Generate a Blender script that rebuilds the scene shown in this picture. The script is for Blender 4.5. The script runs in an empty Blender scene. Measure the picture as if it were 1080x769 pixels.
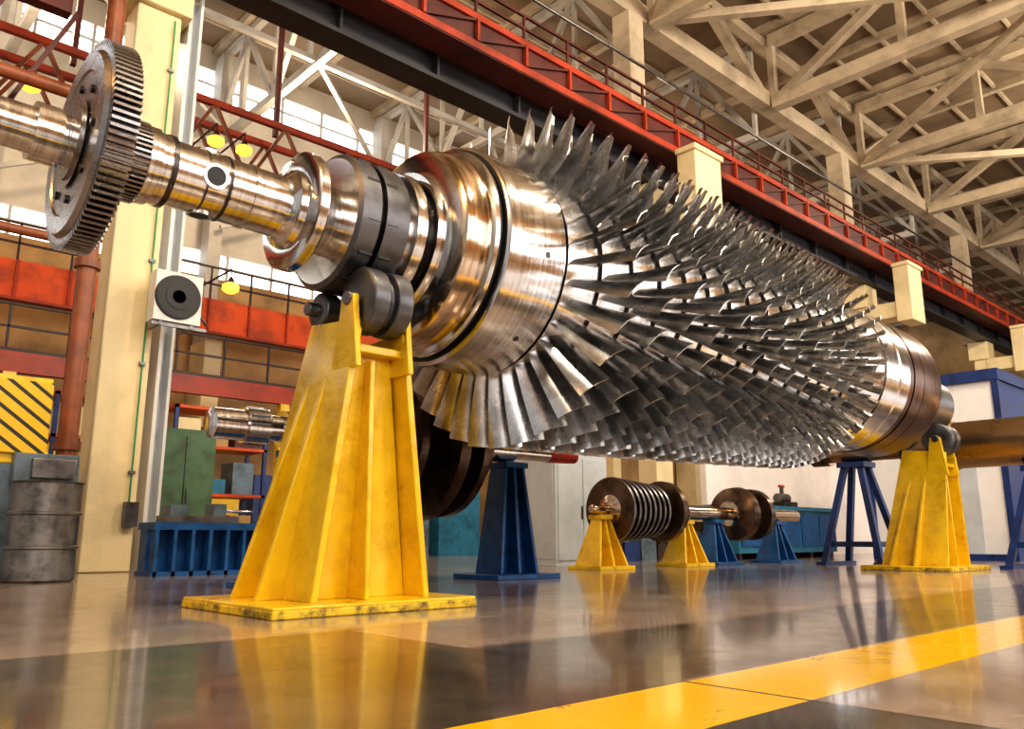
import bpy, bmesh, math, random
from mathutils import Vector, Matrix
random.seed(7)
sc=bpy.context.scene
R=math.radians
# ------------------------------------------------------------------ materials
def newmat(name):
    m=bpy.data.materials.new(name); m.use_nodes=True
    nt=m.node_tree; b=nt.nodes['Principled BSDF']
    return m,nt,b
def paint(name,col,rough=.5,metal=0,var=.25,scale=3,bump=.0,bscale=30,col2=None,stretch=(1,1,1),coat=0):
    m,nt,b=newmat(name); N=nt.nodes; L=nt.links
    tc=N.new('ShaderNodeTexCoord'); mp=N.new('ShaderNodeMapping'); mp.inputs['Scale'].default_value=stretch
    L.new(tc.outputs['Object'],mp.inputs['Vector'])
    no=N.new('ShaderNodeTexNoise'); no.inputs['Scale'].default_value=scale; no.inputs['Detail'].default_value=6; no.inputs['Roughness'].default_value=.65
    L.new(mp.outputs[0],no.inputs['Vector'])
    cr=N.new('ShaderNodeValToRGB'); e=cr.color_ramp.elements
    c2=col2 if col2 else tuple(c*(1-var*1.6) for c in col)
    e[0].position=.33; e[0].color=(*c2,1); e[1].position=.55; e[1].color=(*[min(1,c*(1+var*.3)) for c in col],1)
    L.new(no.outputs['Fac'],cr.inputs['Fac']); L.new(cr.outputs['Color'],b.inputs['Base Color'])
    mr=N.new('ShaderNodeMapRange'); mr.inputs['To Min'].default_value=max(.02,rough-.12); mr.inputs['To Max'].default_value=min(1,rough+.12)
    L.new(no.outputs['Fac'],mr.inputs['Value']); L.new(mr.outputs[0],b.inputs['Roughness'])
    b.inputs['Metallic'].default_value=metal
    if coat: b.inputs['Coat Weight'].default_value=coat; b.inputs['Coat Roughness'].default_value=.15
    if bump:
        n2=N.new('ShaderNodeTexNoise'); n2.inputs['Scale'].default_value=bscale; n2.inputs['Detail'].default_value=4
        L.new(mp.outputs[0],n2.inputs['Vector'])
        bp=N.new('ShaderNodeBump'); bp.inputs['Strength'].default_value=bump; bp.inputs['Distance'].default_value=.02
        L.new(n2.outputs['Fac'],bp.inputs['Height']); L.new(bp.outputs[0],b.inputs['Normal'])
    return m
def emis(name,col,s):
    m,nt,b=newmat(name); b.inputs['Base Color'].default_value=(*col,1)
    b.inputs['Emission Color'].default_value=(*col,1); b.inputs['Emission Strength'].default_value=s
    return m
STEEL=paint('polished_steel',(.68,.66,.64),.15,1,.18,2.0,.06,4,stretch=(22,1,1))
STEELB=paint('drum_steel',(.74,.73,.72),.18,1,.15,2.2,.04,4,stretch=(14,1,1))
WARM=paint('warm_tinted_steel',(.64,.51,.38),.14,1,.2,2.0,.05,4,stretch=(20,1,1))  # on the rotor collar, this tint puts orange reflections into the colour
BLADE=paint('blade_steel',(.56,.555,.55),.26,1,.34,2.5,.0)
GEAR=paint('gear_steel',(.36,.34,.33),.28,1,.15,5,.05,40)
DARK=paint('dark_oiled_steel',(.08,.07,.065),.3,.9,.3,6)
GREYM=paint('grey_steel',(.22,.22,.23),.35,.9,.3,5,.05,20)
SLOTM=paint('blued_ring_steel',(.15,.15,.16),.38,.85,.3,3,.05,20)
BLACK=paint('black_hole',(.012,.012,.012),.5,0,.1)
BRONZE=paint('bronze_steel',(.40,.27,.15),.30,1,.06,2)
BROWN=paint('brown_rotor',(.13,.085,.062),.3,.85,.4,4)
RUBBAND=paint('brown_band',(.17,.10,.075),.3,.9,.25,3,stretch=(25,1,1))
YEL=paint('yellow_paint',(.82,.54,.010),.30,0,.05,4,.7,7,col2=(.66,.40,.008),coat=.4)
YELE=paint('worn_yellow_edge',(.68,.46,.015),.45,0,.4,14,.4,30,col2=(.12,.07,.02))
BLUE=paint('blue_paint',(.008,.085,.26),.4,0,.3,5,.2,12)
BLUED=paint('dark_blue_paint',(.010,.035,.16),.4,0,.3,4)
TEAL=paint('teal_blue_paint',(.02,.16,.27),.4,0,.3,4)
GREEN=paint('green_paint',(.07,.14,.075),.45,0,.3,3,col2=(.045,.07,.035))
CREAM=paint('cream_column',(.74,.61,.36),.6,0,.10,1.2,.1,15)
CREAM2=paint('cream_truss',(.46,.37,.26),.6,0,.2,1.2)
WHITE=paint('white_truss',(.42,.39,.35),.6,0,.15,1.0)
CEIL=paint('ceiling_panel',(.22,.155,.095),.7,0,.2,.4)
WALL=paint('wall_beige',(.42,.26,.11),.7,0,.25,.35,col2=(.20,.12,.05))
WALLS=paint('wall_ochre',(.50,.27,.09),.7,0,.2,.35)
WALLW=paint('wall_white',(.50,.46,.40),.6,0,.12,.6)
ACW=paint('enamel_white',(.66,.66,.64),.4,0,.08,.6)
BOOTH=paint('booth_white',(.82,.82,.83),.5,0,.06,.6)
PINK=paint('partition_white',(.88,.81,.78),.6,0,.08,.6)
RED=paint('red_girder',(.34,.034,.007),.45,0,.3,1.0)
REDD=paint('dark_red_girder',(.085,.012,.007),.5,0,.35,1.0)
ORNG=paint('orange_girder',(.60,.080,.008),.5,0,.35,1.0)
GIRD=paint('dark_girder',(.026,.027,.033),.45,.2,.3,.8)
RAIL=paint('dark_railing',(.035,.015,.012),.5,0,.2)
PIPE=paint('rust_pipe',(.24,.075,.03),.4,0,.3,2)
LGREY=paint('light_grey_cabinet',(.54,.59,.64),.4,0,.1,1.5)
MGREY=paint('machine_grey',(.13,.18,.22),.4,.3,.3,4)
BARREL=paint('barrel_metal',(.20,.19,.18),.35,.7,.4,5)
REDC=paint('red_cap',(.6,.02,.01),.4)
GREENL=paint('green_cable',(.02,.25,.08),.5)
PANE=emis('window_daylight',(.90,.96,1.0),3.6)
LAMP=emis('sodium_lamp',(1,.40,.04),3.2)
def hazard():
    m,nt,b=newmat('hazard_stripes'); N=nt.nodes; L=nt.links
    tc=N.new('ShaderNodeTexCoord'); sp=N.new('ShaderNodeSeparateXYZ'); L.new(tc.outputs['Object'],sp.inputs[0])
    def M(op,a,bv):
        n=N.new('ShaderNodeMath'); n.operation=op
        for i,q in enumerate((a,bv)):
            if isinstance(q,(int,float)): n.inputs[i].default_value=q
            else: L.new(q,n.inputs[i])
        return n.outputs[0]
    s=M('ADD',M('MULTIPLY',sp.outputs[0],.75),sp.outputs[2])
    f=M('FRACT',M('MULTIPLY',s,6.5),0)
    st=M('LESS_THAN',f,.30)
    mx=N.new('ShaderNodeMix'); mx.data_type='RGBA'; L.new(st,mx.inputs[0])
    mx.inputs[6].default_value=(.75,.48,.02,1); mx.inputs[7].default_value=(.02,.02,.02,1)
    L.new(mx.outputs[2],b.inputs['Base Color']); b.inputs['Roughness'].default_value=.45
    return m
HAZ=hazard()
# ------------------------------------------------------------------ mesh builder
class MB:
    def __init__(s): s.v=[]; s.f=[]; s.m=[]; s.mats=[]
    def mi(s,mat):
        if mat not in s.mats: s.mats.append(mat)
        return s.mats.index(mat)
    def add(s,vs,fs,mat):
        o=len(s.v); s.v+= [tuple(v) for v in vs]; i=s.mi(mat)
        for f in fs: s.f.append([o+k for k in f]); s.m.append(i)
    def hexa(s,b,t,mat):
        s.add(list(b)+list(t),[(3,2,1,0),(4,5,6,7),(0,1,5,4),(1,2,6,5),(2,3,7,6),(3,0,4,7)],mat)
    def box(s,cx,cy,cz,sx,sy,sz,mat,rz=0):
        c,n=math.cos(rz),math.sin(rz); p=[]
        for z in (-sz/2,sz/2):
            for x,y in ((-sx/2,-sy/2),(sx/2,-sy/2),(sx/2,sy/2),(-sx/2,sy/2)):
                p.append((cx+x*c-y*n,cy+x*n+y*c,cz+z))
        s.hexa(p[:4],p[4:],mat)
    def bx(s,x0,x1,y0,y1,z0,z1,mat):
        s.box((x0+x1)/2,(y0+y1)/2,(z0+z1)/2,abs(x1-x0),abs(y1-y0),abs(z1-z0),mat)
    def frame(s,p1,p2):
        p1=Vector(p1);p2=Vector(p2);d=(p2-p1).normalized()
        up=Vector((0,0,1)) if abs(d.z)<.95 else Vector((1,0,0))
        a=d.cross(up).normalized(); b=a.cross(d).normalized()
        return p1,p2,a,b
    def beam(s,p1,p2,w,h,mat):
        p1,p2,a,b=s.frame(p1,p2)
        q=[(-w/2,-h/2),(w/2,-h/2),(w/2,h/2),(-w/2,h/2)]
        s.hexa([p1+a*x+b*y for x,y in q],[p2+a*x+b*y for x,y in q],mat)
    def cyl(s,p1,p2,r1,r2,mat,n=24):
        p1,p2,a,b=s.frame(p1,p2); vs=[]
        for p,r in ((p1,r1),(p2,r2)):
            for i in range(n):
                t=2*math.pi*i/n; vs.append(p+a*(r*math.cos(t))+b*(r*math.sin(t)))
        fs=[(i,(i+1)%n,n+(i+1)%n,n+i) for i in range(n)]+[tuple(range(n))[::-1],tuple(range(n,2*n))]
        s.add(vs,fs,mat)
    def lathe(s,prof,o,axis,mat,n=96):
        ax={'X':(Vector((1,0,0)),Vector((0,1,0)),Vector((0,0,1))),'Y':(Vector((0,1,0)),Vector((0,0,1)),Vector((1,0,0))),'Z':(Vector((0,0,1)),Vector((1,0,0)),Vector((0,1,0)))}[axis]
        o=Vector(o); base=len(s.v)
        for p in prof:
            for i in range(n):
                t=2*math.pi*i/n
                s.v.append(tuple(o+ax[0]*p[0]+ax[1]*(p[1]*math.cos(t))+ax[2]*(p[1]*math.sin(t))))
        for k in range(len(prof)-1):
            mt=prof[k][2] if len(prof[k])>2 else mat; mi=s.mi(mt)
            for i in range(n):
                s.f.append([base+k*n+i,base+k*n+(i+1)%n,base+(k+1)*n+(i+1)%n,base+(k+1)*n+i]); s.m.append(mi)
        mi=s.mi(mat)
        s.f.append([base+i for i in range(n)][::-1]); s.m.append(mi)
        s.f.append([base+(len(prof)-1)*n+i for i in range(n)]); s.m.append(mi)
    def gear(s,x0,x1,r,rr,nt,o,mat):
        o=Vector(o); vs=[]; n=nt*4
        for x in (x0,x1):
            for i in range(nt):
                for q,rad in ((0,rr),(.25,rr),(.42,r),(.83,r)):
                    t=2*math.pi*(i+q)/nt; vs.append(o+Vector((x,rad*math.cos(t),rad*math.sin(t))))
        fs=[(i,(i+1)%n,n+(i+1)%n,n+i) for i in range(n)]+[tuple(range(n))[::-1],tuple(range(n,2*n))]
        s.add(vs,fs,mat)
    def build(s,name,bevel=0,parent=None,recentre=True,smooth=True):
        me=bpy.data.meshes.new(name)
        c=Vector((0,0,0))
        if recentre and s.v:
            xs=[v[0] for v in s.v]; ys=[v[1] for v in s.v]; zs=[v[2] for v in s.v]
            c=Vector(((min(xs)+max(xs))/2,(min(ys)+max(ys))/2,min(zs)))
        me.from_pydata([tuple(Vector(v)-c) for v in s.v],[],s.f)
        for m in s.mats: me.materials.append(m)
        for i,p in enumerate(me.polygons): p.material_index=s.m[i]; p.use_smooth=smooth
        bm=bmesh.new(); bm.from_mesh(me)
        bmesh.ops.recalc_face_normals(bm,faces=bm.faces)
        for e in bm.edges:
            if len(e.link_faces)==2 and e.calc_face_angle(0)>.55: e.smooth=False
        bm.to_mesh(me); bm.free()
        ob=bpy.data.objects.new(name,me); ob.location=c
        bpy.context.collection.objects.link(ob)
        if parent: ob.parent=parent
        if bevel:
            b=ob.modifiers.new('bevel','BEVEL'); b.width=bevel; b.segments=2; b.limit_method='ANGLE'; b.angle_limit=R(40)
        return ob
# ------------------------------------------------------------------ turbine rotor
AY=4.4; PX,PZ=1.0,2.405; TILT=R(1.0)
def axz(x): return PZ-math.tan(TILT)*(x-PX)
rot=bpy.data.objects.new('turbine_rotor',None); bpy.context.collection.objects.link(rot)
rot.location=(PX,AY,PZ); rot.rotation_euler=(0,TILT,0)
O=(-PX,0,0); OV=Vector(O)
m=MB()
m.lathe([(-1.2,.105),(.50,.105),(.50,.14),(.56,.14),(.56,.118),(.78,.118),(.78,.15),(.90,.15),(.90,.13),(1.0,.13)],O,'X',STEEL,64)
m.lathe([(1.0,.15),(1.30,.15),(1.30,.215),(1.36,.215),(1.36,.20),(1.42,.20),(1.42,.205,DARK),(1.45,.205),(1.45,.185),(1.62,.185),(1.62,.192,DARK),(1.63,.192),(1.63,.187),
 (1.74,.187),(1.74,.194,DARK),(1.76,.194),(1.76,.187),(1.90,.187),(1.90,.195),(1.92,.195),(1.92,.187),(2.10,.187),(2.13,.20),(2.16,.24),(2.20,.25),(2.205,.36),(2.215,.375),(2.27,.375),(2.285,.36),(2.285,.25),(2.33,.225),(2.46,.22),(2.50,.22)],O,'X',STEEL,96)
m.lathe([(2.44,.25),(2.44,.41,SLOTM),(2.46,.44,SLOTM),(2.59,.44,SLOTM),(2.60,.43,DARK),(2.60,.395,DARK),(2.63,.395,DARK),(2.63,.44,SLOTM),(2.80,.44,SLOTM),(2.81,.42,GREYM),(2.81,.37),
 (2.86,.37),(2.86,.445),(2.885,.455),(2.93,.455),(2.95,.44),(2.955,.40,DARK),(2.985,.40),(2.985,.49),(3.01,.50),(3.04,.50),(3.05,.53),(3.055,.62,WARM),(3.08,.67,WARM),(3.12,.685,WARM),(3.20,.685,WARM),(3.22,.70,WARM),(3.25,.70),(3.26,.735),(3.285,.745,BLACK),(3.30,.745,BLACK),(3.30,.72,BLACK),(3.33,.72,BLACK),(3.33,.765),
 (3.345,.79),(3.84,.79),(3.86,.77),(3.86,.70)],O,'X',STEEL,160)
m.build('shaft',parent=rot)
g=MB()
g.gear(1.00,1.13,.56,.525,96,O,GEAR)
g.lathe([(.985,.14),(.985,.22),(.97,.24),(.97,.20),(.955,.20),(.955,.14)],O,'X',GEAR,64)
g.lathe([(.985,.38),(.975,.39),(.975,.48),(.999,.50)],O,'X',GEAR,96)
g.gear(1.19,1.30,.225,.195,48,O,GEAR)
for k in range(8):
    t=2*math.pi*k/8; g.cyl((-.03,.31*math.cos(t),.31*math.sin(t)),(.003,.31*math.cos(t),.31*math.sin(t)),.022,.022,DARK,14)
g.build('gear_wheels',parent=rot)
h=MB()
def radial(phi): return Vector((0,-math.sin(phi),math.cos(phi)))
for x,ph,r in ((1.66,R(96),.055),(1.66,R(10),.055),(1.66,R(186),.055)):
    d=radial(ph); c=Vector((x,0,0))+OV
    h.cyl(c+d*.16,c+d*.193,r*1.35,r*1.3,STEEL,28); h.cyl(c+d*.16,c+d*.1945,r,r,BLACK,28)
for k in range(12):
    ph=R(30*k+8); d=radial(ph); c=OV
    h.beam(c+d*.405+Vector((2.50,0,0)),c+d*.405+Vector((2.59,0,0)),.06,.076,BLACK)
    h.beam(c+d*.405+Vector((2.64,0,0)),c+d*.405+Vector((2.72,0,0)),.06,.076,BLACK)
for k in range(8):
    ph=R(45*k+8); d=radial(ph); c=Vector((3.68,0,0))+OV; h.cyl(c+d*.75,c+d*.7915,.022,.022,DARK,16)
h.build('holes',parent=rot)
NS=15; xs=[]; x=4.03; sp=[]
for i in range(NS):
    s=.348-.0088*i; xs.append(x); sp.append(s); x+=s
X=x-.08
prof=[(3.86,.70)]
for i in range(NS):
    c=xs[i]; w=sp[i]*.38; rh=.765+.004*i
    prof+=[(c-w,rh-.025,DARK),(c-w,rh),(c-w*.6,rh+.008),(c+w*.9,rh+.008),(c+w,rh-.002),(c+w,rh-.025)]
d=MB(); d.lathe(prof,O,'X',STEELB,128)
d.lathe([(X-.1,.80),(X,.80),(X,.83),(X+.5,.84),(X+.505,.83,RUBBAND),(X+.56,.83),(X+.56,.84),(9.15,.84),(9.16,.85),(9.4,.85),(9.4,.84,RUBBAND),(9.52,.84,RUBBAND),(9.52,.825,DARK),(9.55,.825,DARK),(9.55,.845,RUBBAND),(9.8,.845,RUBBAND),(9.8,.83,DARK),(9.83,.83,RUBBAND),(9.83,.84,RUBBAND),(10.3,.84,RUBBAND),(10.38,.82,RUBBAND),(10.47,.79,RUBBAND),(10.52,.72,DARK),(10.52,.56,DARK),(10.7,.50,DARK),(10.7,.42,DARK),(11.0,.40,GREYM),(12.0,.40,GREYM),(12.0,.30,DARK),(12.2,.30,DARK),(12.2,.1)],O,'X',STEELB,128)
d.build('drum',parent=rot)
bv=[];bf=[]
TS=[0,.2,.5,.8,1]
for i in range(NS):
    n=int(34+i*1.0); rh=.755+.004*i; rt=1.31-.011*i; ch=sp[i]*(.78-.006*i)
    for k in range(n):
        phi=2*math.pi*(k+.5*(i%2))/n+random.uniform(-.003,.003); tw=random.uniform(-.03,.03)
        Rv=radial(phi); T=Vector((0,math.cos(phi),math.sin(phi))); Xv=Vector((1,0,0))
        base=len(bv); NSEC=7
        for sidx in range(NSEC):
            s=sidx/(NSEC-1); r=rh+(rt-rh)*s; g2=R(8+34*s)+tw*s; c=ch*(1.04-.14*s)
            cd=Xv*math.cos(g2)+T*math.sin(g2); nd=-Xv*math.sin(g2)+T*math.cos(g2)
            th=c*(.13-.09*s); cam=c*(.15-.05*s)
            cen=OV+Vector((xs[i],0,0))+Rv*r
            pts=[]
            for t in TS: pts.append((t,cam*4*t*(1-t)+th*.5*math.sqrt(max(0,math.sin(math.pi*t)))))
            for t in TS[-2:0:-1]: pts.append((t,cam*4*t*(1-t)-th*.5*math.sqrt(max(0,math.sin(math.pi*t)))))
            for t,y in pts: bv.append(tuple(cen+cd*(c*(t-.5))+nd*(y-cam*.6)+(Rv*(-.02*(t) if sidx==NSEC-1 else 0))))
        for a in range(NSEC-1):
            for b in range(8):
                bf.append([base+a*8+b,base+a*8+(b+1)%8,base+(a+1)*8+(b+1)%8,base+(a+1)*8+b])
        bf.append([base+(NSEC-1)*8+b for b in range(8)])
b=MB(); b.add(bv,bf,BLADE); b.build('compressor_blades',parent=rot)
# ------------------------------------------------------------------ yellow stands
def stand(x,y,jr,name):
    az=axz(x); m=MB()
    m.bx(x-.66,x+.68,y-.50,y+.66,0,.045,YELE); m.bx(x-.655,x+.675,y-.495,y+.655,.04,.062,YEL)
    zt=az-.80; z0=.06
    X0,X1=x-.36,x+.44; x0,x1=x-.17,x+.20
    Y0,Y1=y-.34,y+.50; y0,y1=y-.44,y+.16
    th=.045
    m.hexa([(X0,Y0,z0),(X0+th,Y0,z0),(X0+th,Y1,z0),(X0,Y1,z0)],[(x0,y0+.05,zt+.10),(x0+th,y0+.05,zt+.10),(x0+th,y1,zt+.16),(x0,y1,zt+.16)],YEL)
    m.hexa([(X1-th,Y0,z0),(X1,Y0,z0),(X1,Y1,z0),(X1-th,Y1,z0)],[(x1-th,y0+.05,zt+.06),(x1,y0+.05,zt+.06),(x1,y1,zt+.06),(x1-th,y1,zt+.06)],YEL)
    for a,b_,A,B in ((y0+.18,y0+.21,Y0+.20,Y0+.24),(y1-.10,y1-.06,Y1-.13,Y1-.09)):
        m.hexa([(X0+th,A,z0),(X1-th,A,z0),(X1-th,B,z0),(X0+th,B,z0)],[(x0+th,a,zt-.05),(x1-th,a,zt-.05),(x1-th,b_,zt-.05),(x0+th,b_,zt-.05)],YEL)
    xm=(X0+X1)/2-.04; xt=(x0+x1)/2-.02
    m.hexa([(xm-.018,Y0+.0,z0),(xm+.018,Y0,z0),(xm+.018,Y0+.22,z0),(xm-.018,Y0+.22,z0)],[(xt-.018,y0+.12,zt-.12),(xt+.018,y0+.12,zt-.12),(xt+.018,y0+.2,zt-.12),(xt-.018,y0+.2,zt-.12)],YEL)
    for yb,yt in ((y+.02,y-.12),(y+.32,y+.06)):
        m.hexa([(X0-.15,yb-.02,z0),(X0+.01,yb-.02,z0),(X0+.01,yb+.02,z0),(X0-.15,yb+.02,z0)],[(x0-.01,yt-.02,zt-.1),(x0+.01,yt-.02,zt-.1),(x0+.01,yt+.02,zt-.1),(x0-.01,yt+.02,zt-.1)],YEL)
        m.hexa([(X1-.01,yb-.02,z0),(X1+.13,yb-.02,z0),(X1+.13,yb+.02,z0),(X1-.01,yb+.02,z0)],[(x1-.01,yt-.02,zt-.1),(x1+.01,yt-.02,zt-.1),(x1+.01,yt+.02,zt-.1),(x1-.01,yt+.02,zt-.1)],YEL)
    m.bx(x0+.02,x1-.02,y0+.08,y1-.02,zt-.09,zt-.04,YEL)
    for ry in (-.31,.16):
        rr=.205 if ry<0 else .12; dz=math.sqrt((jr+rr+.003)**2-ry*ry); cz=az-dz; cy=AY+ry
        hw=.15
        m.lathe([(x-hw,.05),(x-hw,rr-.03),(x-hw+.015,rr),(x-.03,rr),(x-.02,rr-.05),(x+.02,rr-.05),(x+.03,rr),(x+hw-.015,rr),(x+hw,rr-.03),(x+hw,.05)],(0,cy,cz),'X',SLOTM,56)
        m.cyl((x-.22,cy,cz),(x+.23,cy,cz),.045,.045,GREYM,20)
        if ry<0:
            for sx in (-.185,.185):
                m.hexa([(x+sx-.02,cy-.12,zt-.2),(x+sx+.02,cy-.12,zt-.2),(x+sx+.02,cy+.16,zt-.2),(x+sx-.02,cy+.16,zt-.2)],[(x+sx-.02,cy-.06,cz+.02),(x+sx+.02,cy-.06,cz+.02),(x+sx+.02,cy+.07,cz+.02),(x+sx-.02,cy+.07,cz+.02)],YEL)
    return m.build(name,bevel=.008)
stand(2.66,4.42,.44,'roller_support_stand')
stand(11.62,4.38,.40,'roller_support_stand.001')
# ------------------------------------------------------------------ tapered pedestals
def pedestal(name,x,y,h,mat,w0=.34,w1=.13,base=.5):
    m=MB(); m.bx(x-base,x+base,y-base*.8,y+base*.8,0,.05,mat)
    for sx in (-1,1):
        m.hexa([(x+sx*w0-.02,y-w0*.8,.05),(x+sx*w0+.02,y-w0*.8,.05),(x+sx*w0+.02,y+w0*.8,.05),(x+sx*w0-.02,y+w0*.8,.05)],[(x+sx*w1-.02,y-w1,h),(x+sx*w1+.02,y-w1,h),(x+sx*w1+.02,y+w1,h),(x+sx*w1-.02,y+w1,h)],mat)
    m.hexa([(x-w0,y-.03,.05),(x+w0,y-.03,.05),(x+w0,y+.03,.05),(x-w0,y+.03,.05)],[(x-w1,y-.03,h),(x+w1,y-.03,h),(x+w1,y+.03,h),(x-w1,y+.03,h)],mat)
    m.hexa([(x-.02,y-w0*.8,.05),(x+.02,y-w0*.8,.05),(x+.02,y+w0*.8,.05),(x-.02,y+w0*.8,.05)],[(x-.02,y-w1,h),(x+.02,y-w1,h),(x+.02,y+w1,h),(x-.02,y+w1,h)],mat)
    m.bx(x-w1-.04,x+w1+.04,y-w1-.04,y+w1+.04,h-.02,h+.04,mat)
    return m.build(name,bevel=.005)
r2=MB(); o2=(0,6.5,1.33)
r2.lathe([(2.65,.08),(2.68,.13),(2.95,.13),(2.95,.15),(3.15,.15),(3.15,.11),(3.3,.11),(3.3,.16,WARM),(3.9,.16),(3.9,.22),(4.0,.22),(4.0,.30,BROWN),(4.1,.5,BROWN),(4.14,.5,BROWN),(4.14,.3,BROWN),(4.35,.3,BROWN),(4.36,.62,BROWN),(4.44,.62,BROWN),(4.46,.3,BROWN),(4.7,.3,BROWN),
 (4.72,.74,BROWN),(4.82,.76,BROWN),(4.84,.34,BROWN),(5.0,.34,BROWN),(5.02,.72,BROWN),(5.1,.72,BROWN),(5.12,.28,BROWN),(5.3,.26,BROWN),(5.32,.44,BROWN),(5.38,.44,BROWN),(5.4,.14),(6.0,.12),(6.0,.085),(6.55,.085),(6.55,.09,REDC),(7.0,.075,REDC),(7.01,.03)],o2,'X',STEEL,72)
for k in range(12):
    t=2*math.pi*k/12; r2.cyl((2.96,6.5+.152*math.cos(t),1.33+.152*math.sin(t)),(3.13,6.5+.152*math.cos(t),1.33+.152*math.sin(t)),.012,.012,GREYM,8)
r2.build('steam_turbine_rotor')
pedestal('blue_pedestal',5.95,6.5,1.16,BLUE,.25,.12,.44); pedestal('blue_pedestal.001',3.5,6.5,1.12,BLUE,.25,.12,.44)
r3=MB(); o3=(0,7.5,.80)
pr=[(8.4,.05),(8.45,.06),(8.75,.06),(8.75,.12)]
for k in range(8):
    a=8.82+k*.125; R_=.44-.010*k; pr+=[(a-.03,.2,BROWN),(a-.03,R_,GREYM),(a-.005,R_+.012,STEEL),(a+.02,R_,BROWN),(a+.02,.2,BROWN)]
pr+=[(9.85,.22,BROWN),(9.9,.22,BROWN),(9.92,.44,BROWN),(10.02,.44,BROWN),(10.05,.36,BROWN),(10.2,.34,BROWN),(10.22,.2,BROWN),(10.3,.12),(11.75,.10),(11.75,.2,BROWN),(11.85,.42,BROWN),(12.0,.44,BROWN),(12.02,.2,BROWN),(12.35,.2,BROWN),(12.37,.42,BROWN),(12.49,.42,BROWN),(12.51,.15,WARM),(12.8,.10),(13.9,.10),(13.9,.04)]
r3.lathe(pr,o3,'X',WARM,64)
r3.build('small_turbine_rotor')
def lowstand(name,x,y,h,mat): return pedestal(name,x,y,h,mat,.28,.08,.36)
lowstand('yellow_pedestal',8.60,7.5,.68,YEL); lowstand('yellow_pedestal.001',10.5,7.5,.64,YEL)
lowstand('blue_pedestal.002',11.3,7.5,.66,BLUE); lowstand('blue_pedestal.003',13.15,7.5,.66,BLUE)
r4=MB()
r4.lathe([(1.2,.2),(1.2,.34),(4.35,.34),(4.38,.36,DARK),(4.5,.36),(4.5,.22,BRONZE),(5.0,.22),(5.0,.3,DARK),(5.1,.3),(5.1,.14),(6.3,.13),(6.3,.18,BROWN),(6.6,.18),(6.6,.11),(7.0,.11)],(13.0,0,1.75),'Y',BRONZE,64)
r4.build('bronze_shaft')
def trestle(name,x,y,h,w=.45,lx=.42):
    m=MB()
    for sy in (-1,1):
        for sx in (-1,1): m.beam((x+sx*lx,y+sy*w,.0),(x+sx*.12,y+sy*.12,h),.09,.09,BLUED)
        m.beam((x-lx*.75,y+sy*w*.8,.32),(x+lx*.75,y+sy*w*.8,.32),.06,.08,BLUED)
    for sx in (-1,1): m.beam((x+sx*lx*.75,y-w*.8,.32),(x+sx*lx*.75,y+w*.8,.32),.06,.08,BLUED)
    m.bx(x-.22,x+.22,y-.22,y+.22,h-.05,h+.03,BLUED)
    m.bx(x-lx-.1,x+lx+.1,y-w-.08,y-w+.08,0,.05,BLUED); m.bx(x-lx-.1,x+lx+.1,y+w-.08,y+w+.08,0,.05,BLUED)
    return m.build(name)
trestle('blue_trestle',13.0,5.9,1.57); trestle('blue_trestle.001',13.0,3.3,1.36)
# ------------------------------------------------------------------ cabinets etc.
c=MB(); c.bx(9.0,10.2,8.75,9.7,.0,1.70,LGREY); c.bx(8.99,9.0,8.8,9.65,.1,1.64,LGREY); c.bx(9.05,9.58,8.735,8.75,.08,1.64,LGREY); c.bx(9.62,10.15,8.735,8.75,.08,1.64,LGREY); c.bx(9.56,9.58,8.71,8.735,.7,.9,DARK); c.build('electrical_cabinet',bevel=.01)
c=MB(); c.bx(4.1,4.95,11.75,12.5,0,1.95,GREEN); c.bx(4.14,4.9,11.73,11.75,.1,1.85,GREEN); c.bx(4.5,4.52,11.72,11.74,.1,1.85,DARK); c.bx(4.55,4.57,11.70,11.73,.9,1.1,GREYM); c.build('green_cabinet',bevel=.01)
c=MB(); c.bx(3.3,4.75,9.3,9.8,.5,.58,BLUE); c.bx(3.3,4.75,9.5,9.55,.05,.5,BLUE)
for k in range(8): c.bx(3.32+k*.2,3.36+k*.2,9.3,9.78,0,.5,BLUE)
c.bx(3.3,4.75,9.3,9.8,0,.05,BLUE); c.build('blue_ribbed_rack')
c=MB(); c.bx(3.45,4.3,9.4,9.7,.58,.66,GREYM); c.bx(3.5,3.7,9.42,9.68,.66,.78,MGREY); c.bx(4.0,4.15,9.42,9.68,.66,.8,MGREY); c.cyl((4.15,9.55,.72),(4.5,9.55,.72),.02,.02,STEEL,12); c.cyl((4.5,9.45,.72),(4.5,9.65,.72),.015,.015,STEEL,12); c.build('machine_vise')
c=MB(); c.lathe([(0,.30),(.02,.32),(.3,.31),(.31,.325),(.33,.325),(.34,.31),(.62,.31),(.63,.325),(.65,.325),(.66,.31),(.92,.31),(.94,.325),(.94,.28)],(2.14,9.0,0),'Z',BARREL,40); c.build('metal_barrel')
c=MB(); c.bx(1.0,2.35,9.5,10.3,0,1.15,MGREY); c.bx(1.9,2.5,9.35,9.6,.95,1.25,MGREY); c.bx(2.05,2.45,9.28,9.36,1.0,1.2,GREYM); c.bx(1.0,2.2,9.45,9.5,1.25,2.0,HAZ); c.bx(1.0,2.2,9.5,10.2,1.15,2.05,YEL); c.cyl((1.3,9.8,2.0),(1.3,9.8,2.7),.12,.12,MGREY,20); c.build('hazard_striped_machine',bevel=.01)
c=MB(); c.bx(14.4,18.5,9.0,9.8,.12,1.0,TEAL); c.bx(14.3,18.6,8.92,9.85,1.0,1.08,TEAL)
for k in range(5): c.bx(14.5+k*.8,15.2+k*.8,8.97,9.0,.25,.92,BLUE); c.bx(14.4+k*.95,14.5+k*.95,9.0,9.8,0,.12,DARK)
c.build('workbench')
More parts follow.
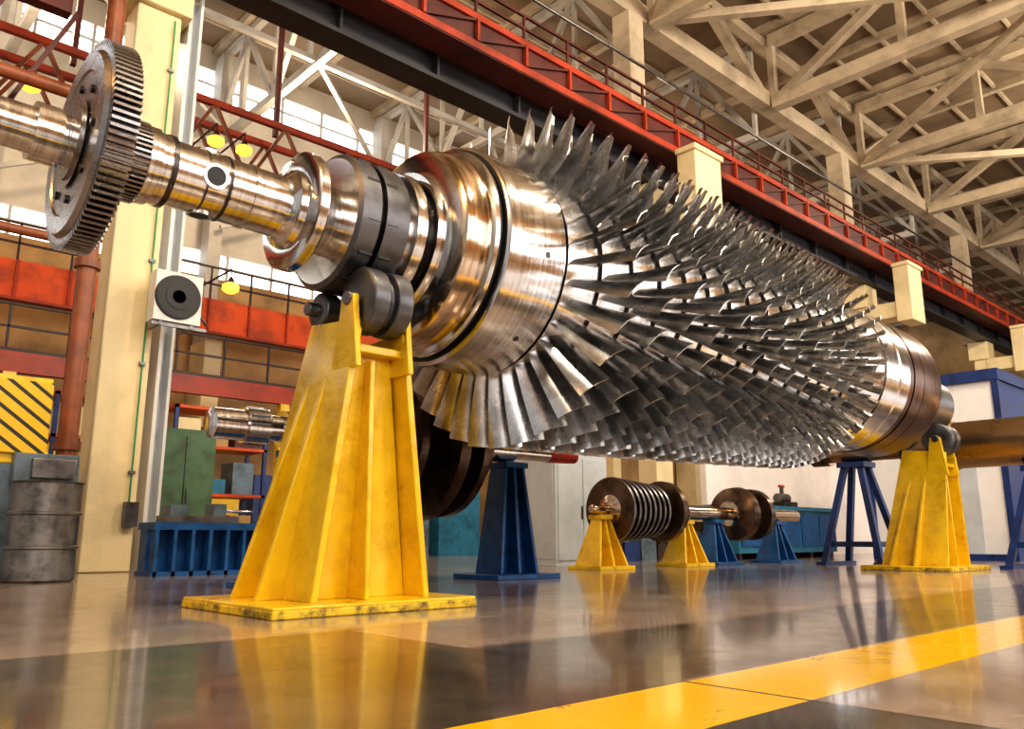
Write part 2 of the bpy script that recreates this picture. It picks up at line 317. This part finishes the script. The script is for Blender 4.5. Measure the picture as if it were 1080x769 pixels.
c=MB(); c.bx(16.6,17.2,9.2,9.6,1.08,1.2,DARK); c.cyl((16.7,9.4,1.28),(17.1,9.4,1.28),.11,.11,GREYM,20); c.cyl((16.9,9.4,1.3),(16.9,9.4,1.55),.05,.04,DARK,16); c.cyl((16.8,9.4,1.55),(17.0,9.4,1.55),.03,.03,REDC,12); c.build('bench_pump')
c=MB(); c.bx(17.3,22,5.0,7.6,0,3.4,BOOTH); c.bx(17.22,22.1,4.92,7.7,3.4,3.62,BLUED); c.bx(17.24,17.36,4.94,5.06,0,3.4,BLUED); c.bx(17.4,22,4.97,5.0,0,3.4,BLUED); c.bx(17.24,17.3,7.5,7.62,0,3.4,BLUED); c.bx(17.24,17.3,5.0,7.6,0,.12,BLUED); c.bx(17.27,17.3,5.5,6.4,.12,2.2,LGREY); c.build('control_booth')
c=MB()
for k in range(9):
    c.bx(10.5+k*.5,10.95+k*.5,9.9,10.2,0,.35+.2*(k%3),(BLUED,MGREY,BROWN)[k%3])
c.build('parts_crates')
c=MB()
for x0 in (3.2,5.0):
    for dx in (0,1.6):
        for yy in (13.6,14.3): c.bx(x0+dx,x0+dx+.06,yy,yy+.06,0,2.6,BLUED)
    for z in (.3,1.1,1.9,2.55): c.bx(x0,x0+1.66,13.6,14.36,z,z+.05,ORNG)
    for k in range(9): c.bx(x0+.1+.5*(k%3),x0+.48+.5*(k%3),13.7,14.2,.35+.8*(k//3),.35+.8*(k//3)+.25+.1*((k*7)%4),(MGREY,WALL,TEAL,CREAM,REDD)[(k*3)%5])
c.build('storage_shelf')
# ------------------------------------------------------------------ building
COLX=[-8.0,3.3,14.6,25.9,37.2,48.5]
for i,cx in enumerate(COLX):
    m=MB(); m.bx(cx-.30,cx+.30,10.85,11.35,0,7.7,CREAM)
    m.bx(cx-.42,cx+.42,10.75,11.5,7.7,8.45,CREAM); m.bx(cx-.28,cx+.28,11.2,11.75,8.45,13.3,CREAM2)
    if i>1:
        m.bx(cx-.5,cx+.5,9.35,9.83,7.0,8.75,CREAM); m.bx(cx-.56,cx+.56,9.3,9.84,8.75,8.88,CREAM); m.bx(cx-.35,cx+.35,9.8,10.85,7.2,7.7,CREAM)
    m.build('column' if i==0 else 'column.%03d'%i,bevel=.02)
m=MB(); m.bx(3.75,3.80,11.0,11.5,0,8.4,ACW); m.bx(3.80,4.0,11.4,11.45,0,8.4,LGREY)
for k in range(19): m.beam((3.80,11.42,.2+k*.42),(3.98,11.42,.4+k*.42),.03,.03,WHITE)
m.bx(3.98,4.02,11.2,11.5,0,8.4,ACW); m.build('steel_lattice_post')
m=MB(); m.cyl((3.5,10.82,0.7),(3.5,10.82,7.6),.012,.012,GREENL,8)
for k in range(5): m.bx(3.46,3.54,10.80,10.845,1.2+k*1.4,1.24+k*1.4,GREYM)
m.bx(3.44,3.6,10.74,10.845,.55,.85,GREYM); m.build('cable_conduit')
m=MB(); m.cyl((2.62,10.4,0),(2.62,10.4,7.9),.11,.11,PIPE,24)
for k in range(3): m.cyl((2.62,10.4,1.4+k*2.2),(2.62,10.4,1.5+k*2.2),.15,.15,PIPE,24)
m.cyl((2.62,10.4,7.9),(2.62,9.3,9.0),.11,.11,PIPE,24)
m.build('heating_pipe')
m=MB(); ax,ay,az=3.72,10.35,3.12
m.bx(ax-.30,ax+.30,ay,ay+.25,az,az+.66,ACW)
m.lathe([(-.03,.27),(-.03,.285),(0.0,.295)],(ax-.01,ay,az+.33),'Y',BLACK,40)
m.cyl((ax-.01,ay-.036,az+.33),(ax-.01,ay-.02,az+.33),.27,.27,BLACK,40)
for r_ in (.08,.16): m.lathe([(-.045,r_),(-.045,r_+.006),(-.04,r_+.006),(-.04,r_)],(ax-.01,ay,az+.33),'Y',BLACK,32)
for sx in (-.2,.2): m.beam((ax+sx,ay+.02,az-.03),(ax+sx,10.78,az-.03),.04,.05,GREYM)
m.beam((ax-.3,ay+.05,az-.04),(ax+.4,ay+.05,az-.04),.04,.04,GREYM)
m.cyl((ax+.3,ay+.1,az+.2),(ax+.42,ay+.1,az+.05),.02,.02,DARK,10)
m.build('air_conditioner')
m=MB(); m.bx(-12,60,10.77,10.92,8.5,9.6,GIRD); m.bx(-12,60,10.6,11.12,8.46,8.54,GIRD); m.bx(-12,60,10.6,11.12,9.55,9.63,GIRD)
for k in range(36): m.bx(-12+k*2,-11.95+k*2,10.61,10.77,8.54,9.55,GIRD)
m.build('crane_girder')
m=MB(); m.bx(-12,60,10.0,10.08,8.95,9.12,RED); m.bx(-12,60,10.0,10.08,9.55,9.68,RED); m.bx(-12,60,10.06,10.1,9.1,9.58,REDD); m.bx(-12,60,10.0,10.58,8.93,8.97,REDD)
for k in range(60):
    a=-12+k*1.2; m.beam((a,10.03,9.66),(a,10.03,10.2),.045,.045,REDD); m.bx(a,a+.06,9.97,10.05,9.12,9.56,RED)
    m.beam((a,10.02,9.14),(a+1.2,10.02,9.54),.05,.05,REDD)
for z in (9.93,10.2): m.beam((-12,10.03,z),(60,10.03,z),.05,.05,REDD)
m.build('crane_walkway')
m=MB(); m.cyl((-12,9.85,10.5),(60,9.85,10.5),.035,.035,DARK,8)
m.build('power_cable')
m=MB()
m.beam((-12,11.5,13.55),(60,11.5,13.55),.45,.5,CREAM2); m.beam((-12,11.5,15.55),(60,11.5,15.55),.3,.3,CREAM2)
for k in range(12):
    a=-8.7+k*6; m.beam((a,11.5,13.6),(a+3,11.5,15.5),.28,.28,CREAM2); m.beam((a+3,11.5,15.5),(a+6,11.5,13.6),.28,.28,CREAM2)
m.build('longitudinal_roof_truss')
def rtruss(name,x,y0,y1,z0,z1,n,mat,w=.28):
    m=MB(); m.beam((x,y0,z0),(x,y1,z0),w,w*1.2,mat); m.beam((x,y0,z1),(x,y1,z1),w,w,mat)
    s=(y1-y0)/n
    for k in range(n):
        a=y0+k*s; m.beam((x,a,z1 if k%2 else z0),(x,a+s,z0 if k%2 else z1),w*.75,w*.75,mat); m.beam((x,a,z0),(x,a,z1),w*.6,w*.6,mat)
    return m.build(name)
i=0
for cx in (3.3,9.3,15.3,21.3,27.3,33.3,39.3,45.3,51.3):
    rtruss('roof_truss' if i==0 else 'roof_truss.%03d'%i,cx,11.2,-12,13.4,15.5,6,CREAM2,.34); i+=1
for cx in (-2.7,3.3,9.3,15.3,21.3,27.3,33.3,39.3):
    rtruss('roof_truss.%03d'%i,cx,11.9,24,12.6,15.6,6,WHITE,.2); i+=1
m=MB()
for k in range(4):
    a=3.3+12*k
    m.beam((a,11.2,13.4),(a+6,3.4,13.4),.22,.22,CREAM2); m.beam((a+6,3.4,13.4),(a+12,11.2,13.4),.22,.22,CREAM2)
for k in range(7):
    a=-2.7+6*k; m.beam((a,17.5,12.6),(a+6,17.5,12.6),.15,.15,WHITE); m.beam((a,17.5,12.6),(a+6,23,12.6),.12,.12,WHITE); m.beam((a,23,9.6),(a+6,23,12.6),.12,.12,WHITE)
m.build('roof_bracing')
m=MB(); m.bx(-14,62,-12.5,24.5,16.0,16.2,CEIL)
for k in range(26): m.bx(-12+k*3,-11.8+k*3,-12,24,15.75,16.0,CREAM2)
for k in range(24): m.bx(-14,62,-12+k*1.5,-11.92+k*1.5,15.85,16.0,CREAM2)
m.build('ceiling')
m=MB(); m.bx(-14,62,24,24.3,0,8.3,WALL); m.bx(-14,62,24,24.3,9.1,14.2,WALLW); m.bx(-14,62,24,24.3,15.2,16,WALLW); m.build('wall_north')
wi=1
for (z0,z1) in ((8.3,9.1),(14.2,15.2)):
    m=MB(); m.bx(-14,62,24.15,24.2,z0,z1,PANE)
    for k in range(50): m.bx(-14+k*1.5,-13.93+k*1.5,24.0,24.15,z0,z1,WHITE)
    m.bx(-14,62,24.02,24.1,(z0+z1)/2-.03,(z0+z1)/2+.03,WHITE)
    m.build('window_%d'%wi); wi+=1
m=MB(); m.bx(62,62.3,-12,24,0,16,WALL); m.build('wall_east')
m=MB(); m.bx(-14,62,-12.3,-12,0,3.0,WALLS); m.bx(-14,62,-12.3,-12,10.5,16,WALLS)
for k in range(13): m.bx(-14+k*6,-12.6+k*6,-12.3,-12,3,10.5,WALLS)
m.build('wall_south')
m=MB(); m.bx(-14,62,-12.25,-12.2,3,10.5,emis('south_panel_glow',(.97,.98,1),4.2))  # added glowing panel, out of view, lights the rotor's near side and reflections
for k in range(38): m.bx(-14+k*2,-13.92+k*2,-12.2,-12.1,3,10.5,GREYM)
for z in (4.5,6,7.5,9): m.bx(-14,62,-12.2,-12.1,z,z+.08,GREYM)
m.build('window_3')
m=MB(); m.bx(-14,60,22.2,22.4,6.1,7.1,ORNG); m.bx(-14,60,22.0,22.6,6.05,6.12,RED)
for k in range(60): m.beam((-14+k*1.2,22.1,7.1),(-14+k*1.2,22.1,8.0),.05,.05,RAIL); m.bx(-14+k*1.2,-13.94+k*1.2,22.12,22.2,6.12,7.1,RED)
for z in (7.5,8.0): m.beam((-14,22.1,z),(60,22.1,z),.05,.05,RAIL)
m.build('far_crane_girder')
m=MB(); m.bx(-6,14,19.8,20.0,3.9,4.35,RED); m.bx(-6,14,19.8,21.8,4.35,4.42,RAIL)
for k in range(17): m.beam((-6+k*1.2,19.85,4.4),(-6+k*1.2,19.85,5.4),.05,.05,RAIL)
for z in (4.9,5.4): m.beam((-6,19.85,z),(14,19.85,z),.05,.05,RAIL)
for k in range(7): m.bx(-6+k*3.2,-5.75+k*3.2,19.8,20.05,0,3.9,YEL if k%2 else CREAM)
m.beam((3,19.6,0),(6,19.6,4.2),.1,.25,YEL); m.beam((3,18.9,0),(6,18.9,4.2),.1,.25,YEL)
for k in range(10): m.beam((3.3+k*.3,18.95,.42*k+.3),(3.3+k*.3,19.55,.42*k+.3),.2,.04,RAIL)
m.build('mezzanine')
for j,k in enumerate(range(10)):
    m=MB(); a=-8.7+k*6; m.bx(a-.25,a+.25,22.8,23.9,0,6.05,CREAM); m.bx(a-.2,a+.2,23.3,23.9,6.05,15.5,WHITE); m.build('wall_column' if j==0 else 'wall_column.%03d'%j)
m=MB()
for yy in (15.6,16.6):
    for zz in (7.8,9.3): m.beam((-6,yy,zz),(13,yy,zz),.12,.14,REDD if zz<8 else RED)
    for k in range(12):
        a=-6+k*1.6; m.beam((a,yy,7.8),(a+.8,yy,9.3),.07,.07,PIPE); m.beam((a+.8,yy,9.3),(a+1.6,yy,7.8),.07,.07,PIPE)
for k in range(5):
    m.beam((-5+k*4.2,16.1,9.3),(-5+k*4.2,16.1,15.4),.1,.1,REDD)
m.build('service_bridge')
m=MB(); m.bx(-4,2.3,11.3,11.5,5.4,5.7,REDD); m.bx(-4,2.3,11.3,11.5,7.4,7.65,REDD)
for k in range(8): m.beam((-4+k*.8,11.4,5.6),(-3.2+k*.8,11.4,7.5),.06,.06,REDD)
m.cyl((-4,11.0,6.1),(2.4,11.0,6.1),.09,.09,PIPE,16); m.cyl((-4,11.0,4.1),(2.4,11.0,4.1),.06,.06,PIPE,16); m.bx(-4.1,-3.9,11.0,11.4,0,8.2,REDD)
m.build('pipe_rack')
m=MB(); m.bx(15.7,40,10.55,10.7,0,2.5,PINK); m.bx(15.7,40,10.52,10.74,2.5,2.6,LGREY); m.build('wall_partition')
m=MB()
for k in range(6): m.bx(6+k*1.6,7.3+k*1.6,16,16.8,0,1.2+.5*(k%3),(YEL,BLUED,ORNG,MGREY,TEAL,WALL)[k])
m.build('stored_machine_parts')
def floor_mat():
    m,nt,b=newmat('polished_floor'); N=nt.nodes; L=nt.links
    tc=N.new('ShaderNodeTexCoord'); sp=N.new('ShaderNodeSeparateXYZ'); L.new(tc.outputs['Object'],sp.inputs[0])
    X_,Y_=sp.outputs[0],sp.outputs[1]
    def M(op,a,bv=0):
        n=N.new('ShaderNodeMath'); n.operation=op
        for i,q in enumerate((a,bv)):
            if isinstance(q,(int,float)): n.inputs[i].default_value=q
            else: L.new(q,n.inputs[i])
        return n.outputs[0]
    def mix(f,a,bb):
        n=N.new('ShaderNodeMix'); n.data_type='RGBA'; L.new(f,n.inputs[0])
        for i,q in ((6,a),(7,bb)):
            if isinstance(q,tuple): n.inputs[i].default_value=(*q,1)
            else: L.new(q,n.inputs[i])
        return n.outputs[2]
    def noise(sc_,det,ro=.6):
        n=N.new('ShaderNodeTexNoise'); n.inputs['Scale'].default_value=sc_; n.inputs['Detail'].default_value=det; n.inputs['Roughness'].default_value=ro; L.new(tc.outputs['Object'],n.inputs['Vector']); return n.outputs['Fac']
    n1=noise(1.6,9,.7); n2=noise(70,3); n3=noise(5,8,.75)
    def ramp(v,a,bb):
        r=N.new('ShaderNodeMapRange'); r.inputs['From Min'].default_value=a; r.inputs['From Max'].default_value=bb; L.new(v,r.inputs['Value']); return r.outputs[0]
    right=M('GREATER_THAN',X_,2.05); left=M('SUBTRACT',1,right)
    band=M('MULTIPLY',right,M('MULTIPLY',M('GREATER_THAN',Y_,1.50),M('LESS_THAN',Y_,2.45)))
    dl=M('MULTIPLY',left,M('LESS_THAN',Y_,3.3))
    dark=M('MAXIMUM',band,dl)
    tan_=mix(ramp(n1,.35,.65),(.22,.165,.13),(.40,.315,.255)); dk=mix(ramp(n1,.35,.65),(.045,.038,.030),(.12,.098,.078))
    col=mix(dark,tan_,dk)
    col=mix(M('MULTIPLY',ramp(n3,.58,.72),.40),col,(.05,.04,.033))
    st=M('MULTIPLY',M('GREATER_THAN',Y_,1.10),M('LESS_THAN',Y_,1.48))
    wear=M('GREATER_THAN',M('ADD',n1,M('MULTIPLY',n2,.25)),.49)
    st=M('MULTIPLY',st,wear)
    col=mix(st,col,(.90,.53,.004))
    def line(v,p,w): return M('LESS_THAN',M('ABSOLUTE',M('SUBTRACT',v,p)),w)
    j=M('MAXIMUM',line(X_,2.05,.007),line(Y_,2.47,.006))
    fx=M('ABSOLUTE',M('SUBTRACT',M('FRACT',M('DIVIDE',M('SUBTRACT',X_,2.05),3.0)),.5)); j=M('MAXIMUM',j,M('GREATER_THAN',fx,.498))
    fy=M('ABSOLUTE',M('SUBTRACT',M('FRACT',M('DIVIDE',M('SUBTRACT',Y_,3.3),3.0)),.5)); j=M('MAXIMUM',j,M('GREATER_THAN',fy,.498))
    col=mix(j,col,(.03,.02,.015))
    L.new(col,b.inputs['Base Color'])
    r=M('ADD',M('MULTIPLY',ramp(n3,.3,.7),.13),.07); r=M('ADD',r,M('MULTIPLY',n2,.05)); L.new(r,b.inputs['Roughness'])
    bp=N.new('ShaderNodeBump'); bp.inputs['Strength'].default_value=.13; bp.inputs['Distance'].default_value=.01; L.new(n1,bp.inputs['Height']); L.new(bp.outputs[0],b.inputs['Normal'])
    b.inputs['IOR'].default_value=1.6
    b.inputs['Coat Weight'].default_value=.35; b.inputs['Coat Roughness'].default_value=.06
    return m
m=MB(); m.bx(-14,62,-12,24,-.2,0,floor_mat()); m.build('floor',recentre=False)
for j,p in enumerate(((2.40,14,7.45),(5.45,14,7.55),(6.0,14,7.55),(4.3,14,7.6),(5.94,14,4.8))):
    m=MB(); m.lathe([(0,.08),(.05,.15),(.14,.15),(.19,.07)],p,'Z',LAMP,20); m.cyl((p[0],p[1],p[2]+.19),(p[0],p[1],p[2]+.3),.08,.03,RAIL,10); m.cyl((p[0],p[1],p[2]+.3),(p[0],p[1],p[2]+.45),.012,.012,RAIL,6)
    m.cyl((p[0],p[1],p[2]+.45),(p[0],p[1]+1.4,p[2]+.45),.02,.02,RAIL,6)
    m.build('sodium_lamp' if j==0 else 'sodium_lamp.%03d'%j)
def pl(loc,e,col,r=.5):
    l=bpy.data.lights.new('hall_light','POINT'); l.energy=e; l.color=col; l.shadow_soft_size=r
    o=bpy.data.objects.new('hall_light',l); o.location=loc; bpy.context.collection.objects.link(o)
for p in ((0,0,11.5),(6,-3,11.5),(12,1,11.5),(20,-2,11.5),(30,2,11.5)): pl(p,2200,(1,.88,.70))
for p in ((2,18.5,11.5),(10,18.5,11.5),(22,18.5,11.5)): pl(p,850,(1,.80,.55))
pl((-3,5,7),900,(1,.55,.2),.3)  # added warm fill with no fixture, for orange reflections on the rotor
w=bpy.data.worlds.new('world'); sc.world=w; w.use_nodes=True
w.node_tree.nodes['Background'].inputs[0].default_value=(1,.96,.92,1); w.node_tree.nodes['Background'].inputs[1].default_value=.6
cam=bpy.data.cameras.new('camera'); co=bpy.data.objects.new('camera',cam); bpy.context.collection.objects.link(co)
cam.lens=28.67; cam.sensor_width=36; co.location=(0,0,.4); co.rotation_euler=(R(90+12.08),0,R(-42.8)); cam.clip_end=200
sc.camera=co
sc.view_settings.view_transform='Standard'
for lk in ('Medium High Contrast','Standard - Medium High Contrast'):
    try: sc.view_settings.look=lk; print('LOOK',lk); break
    except Exception as e: print(e)
sc.view_settings.exposure=-.18
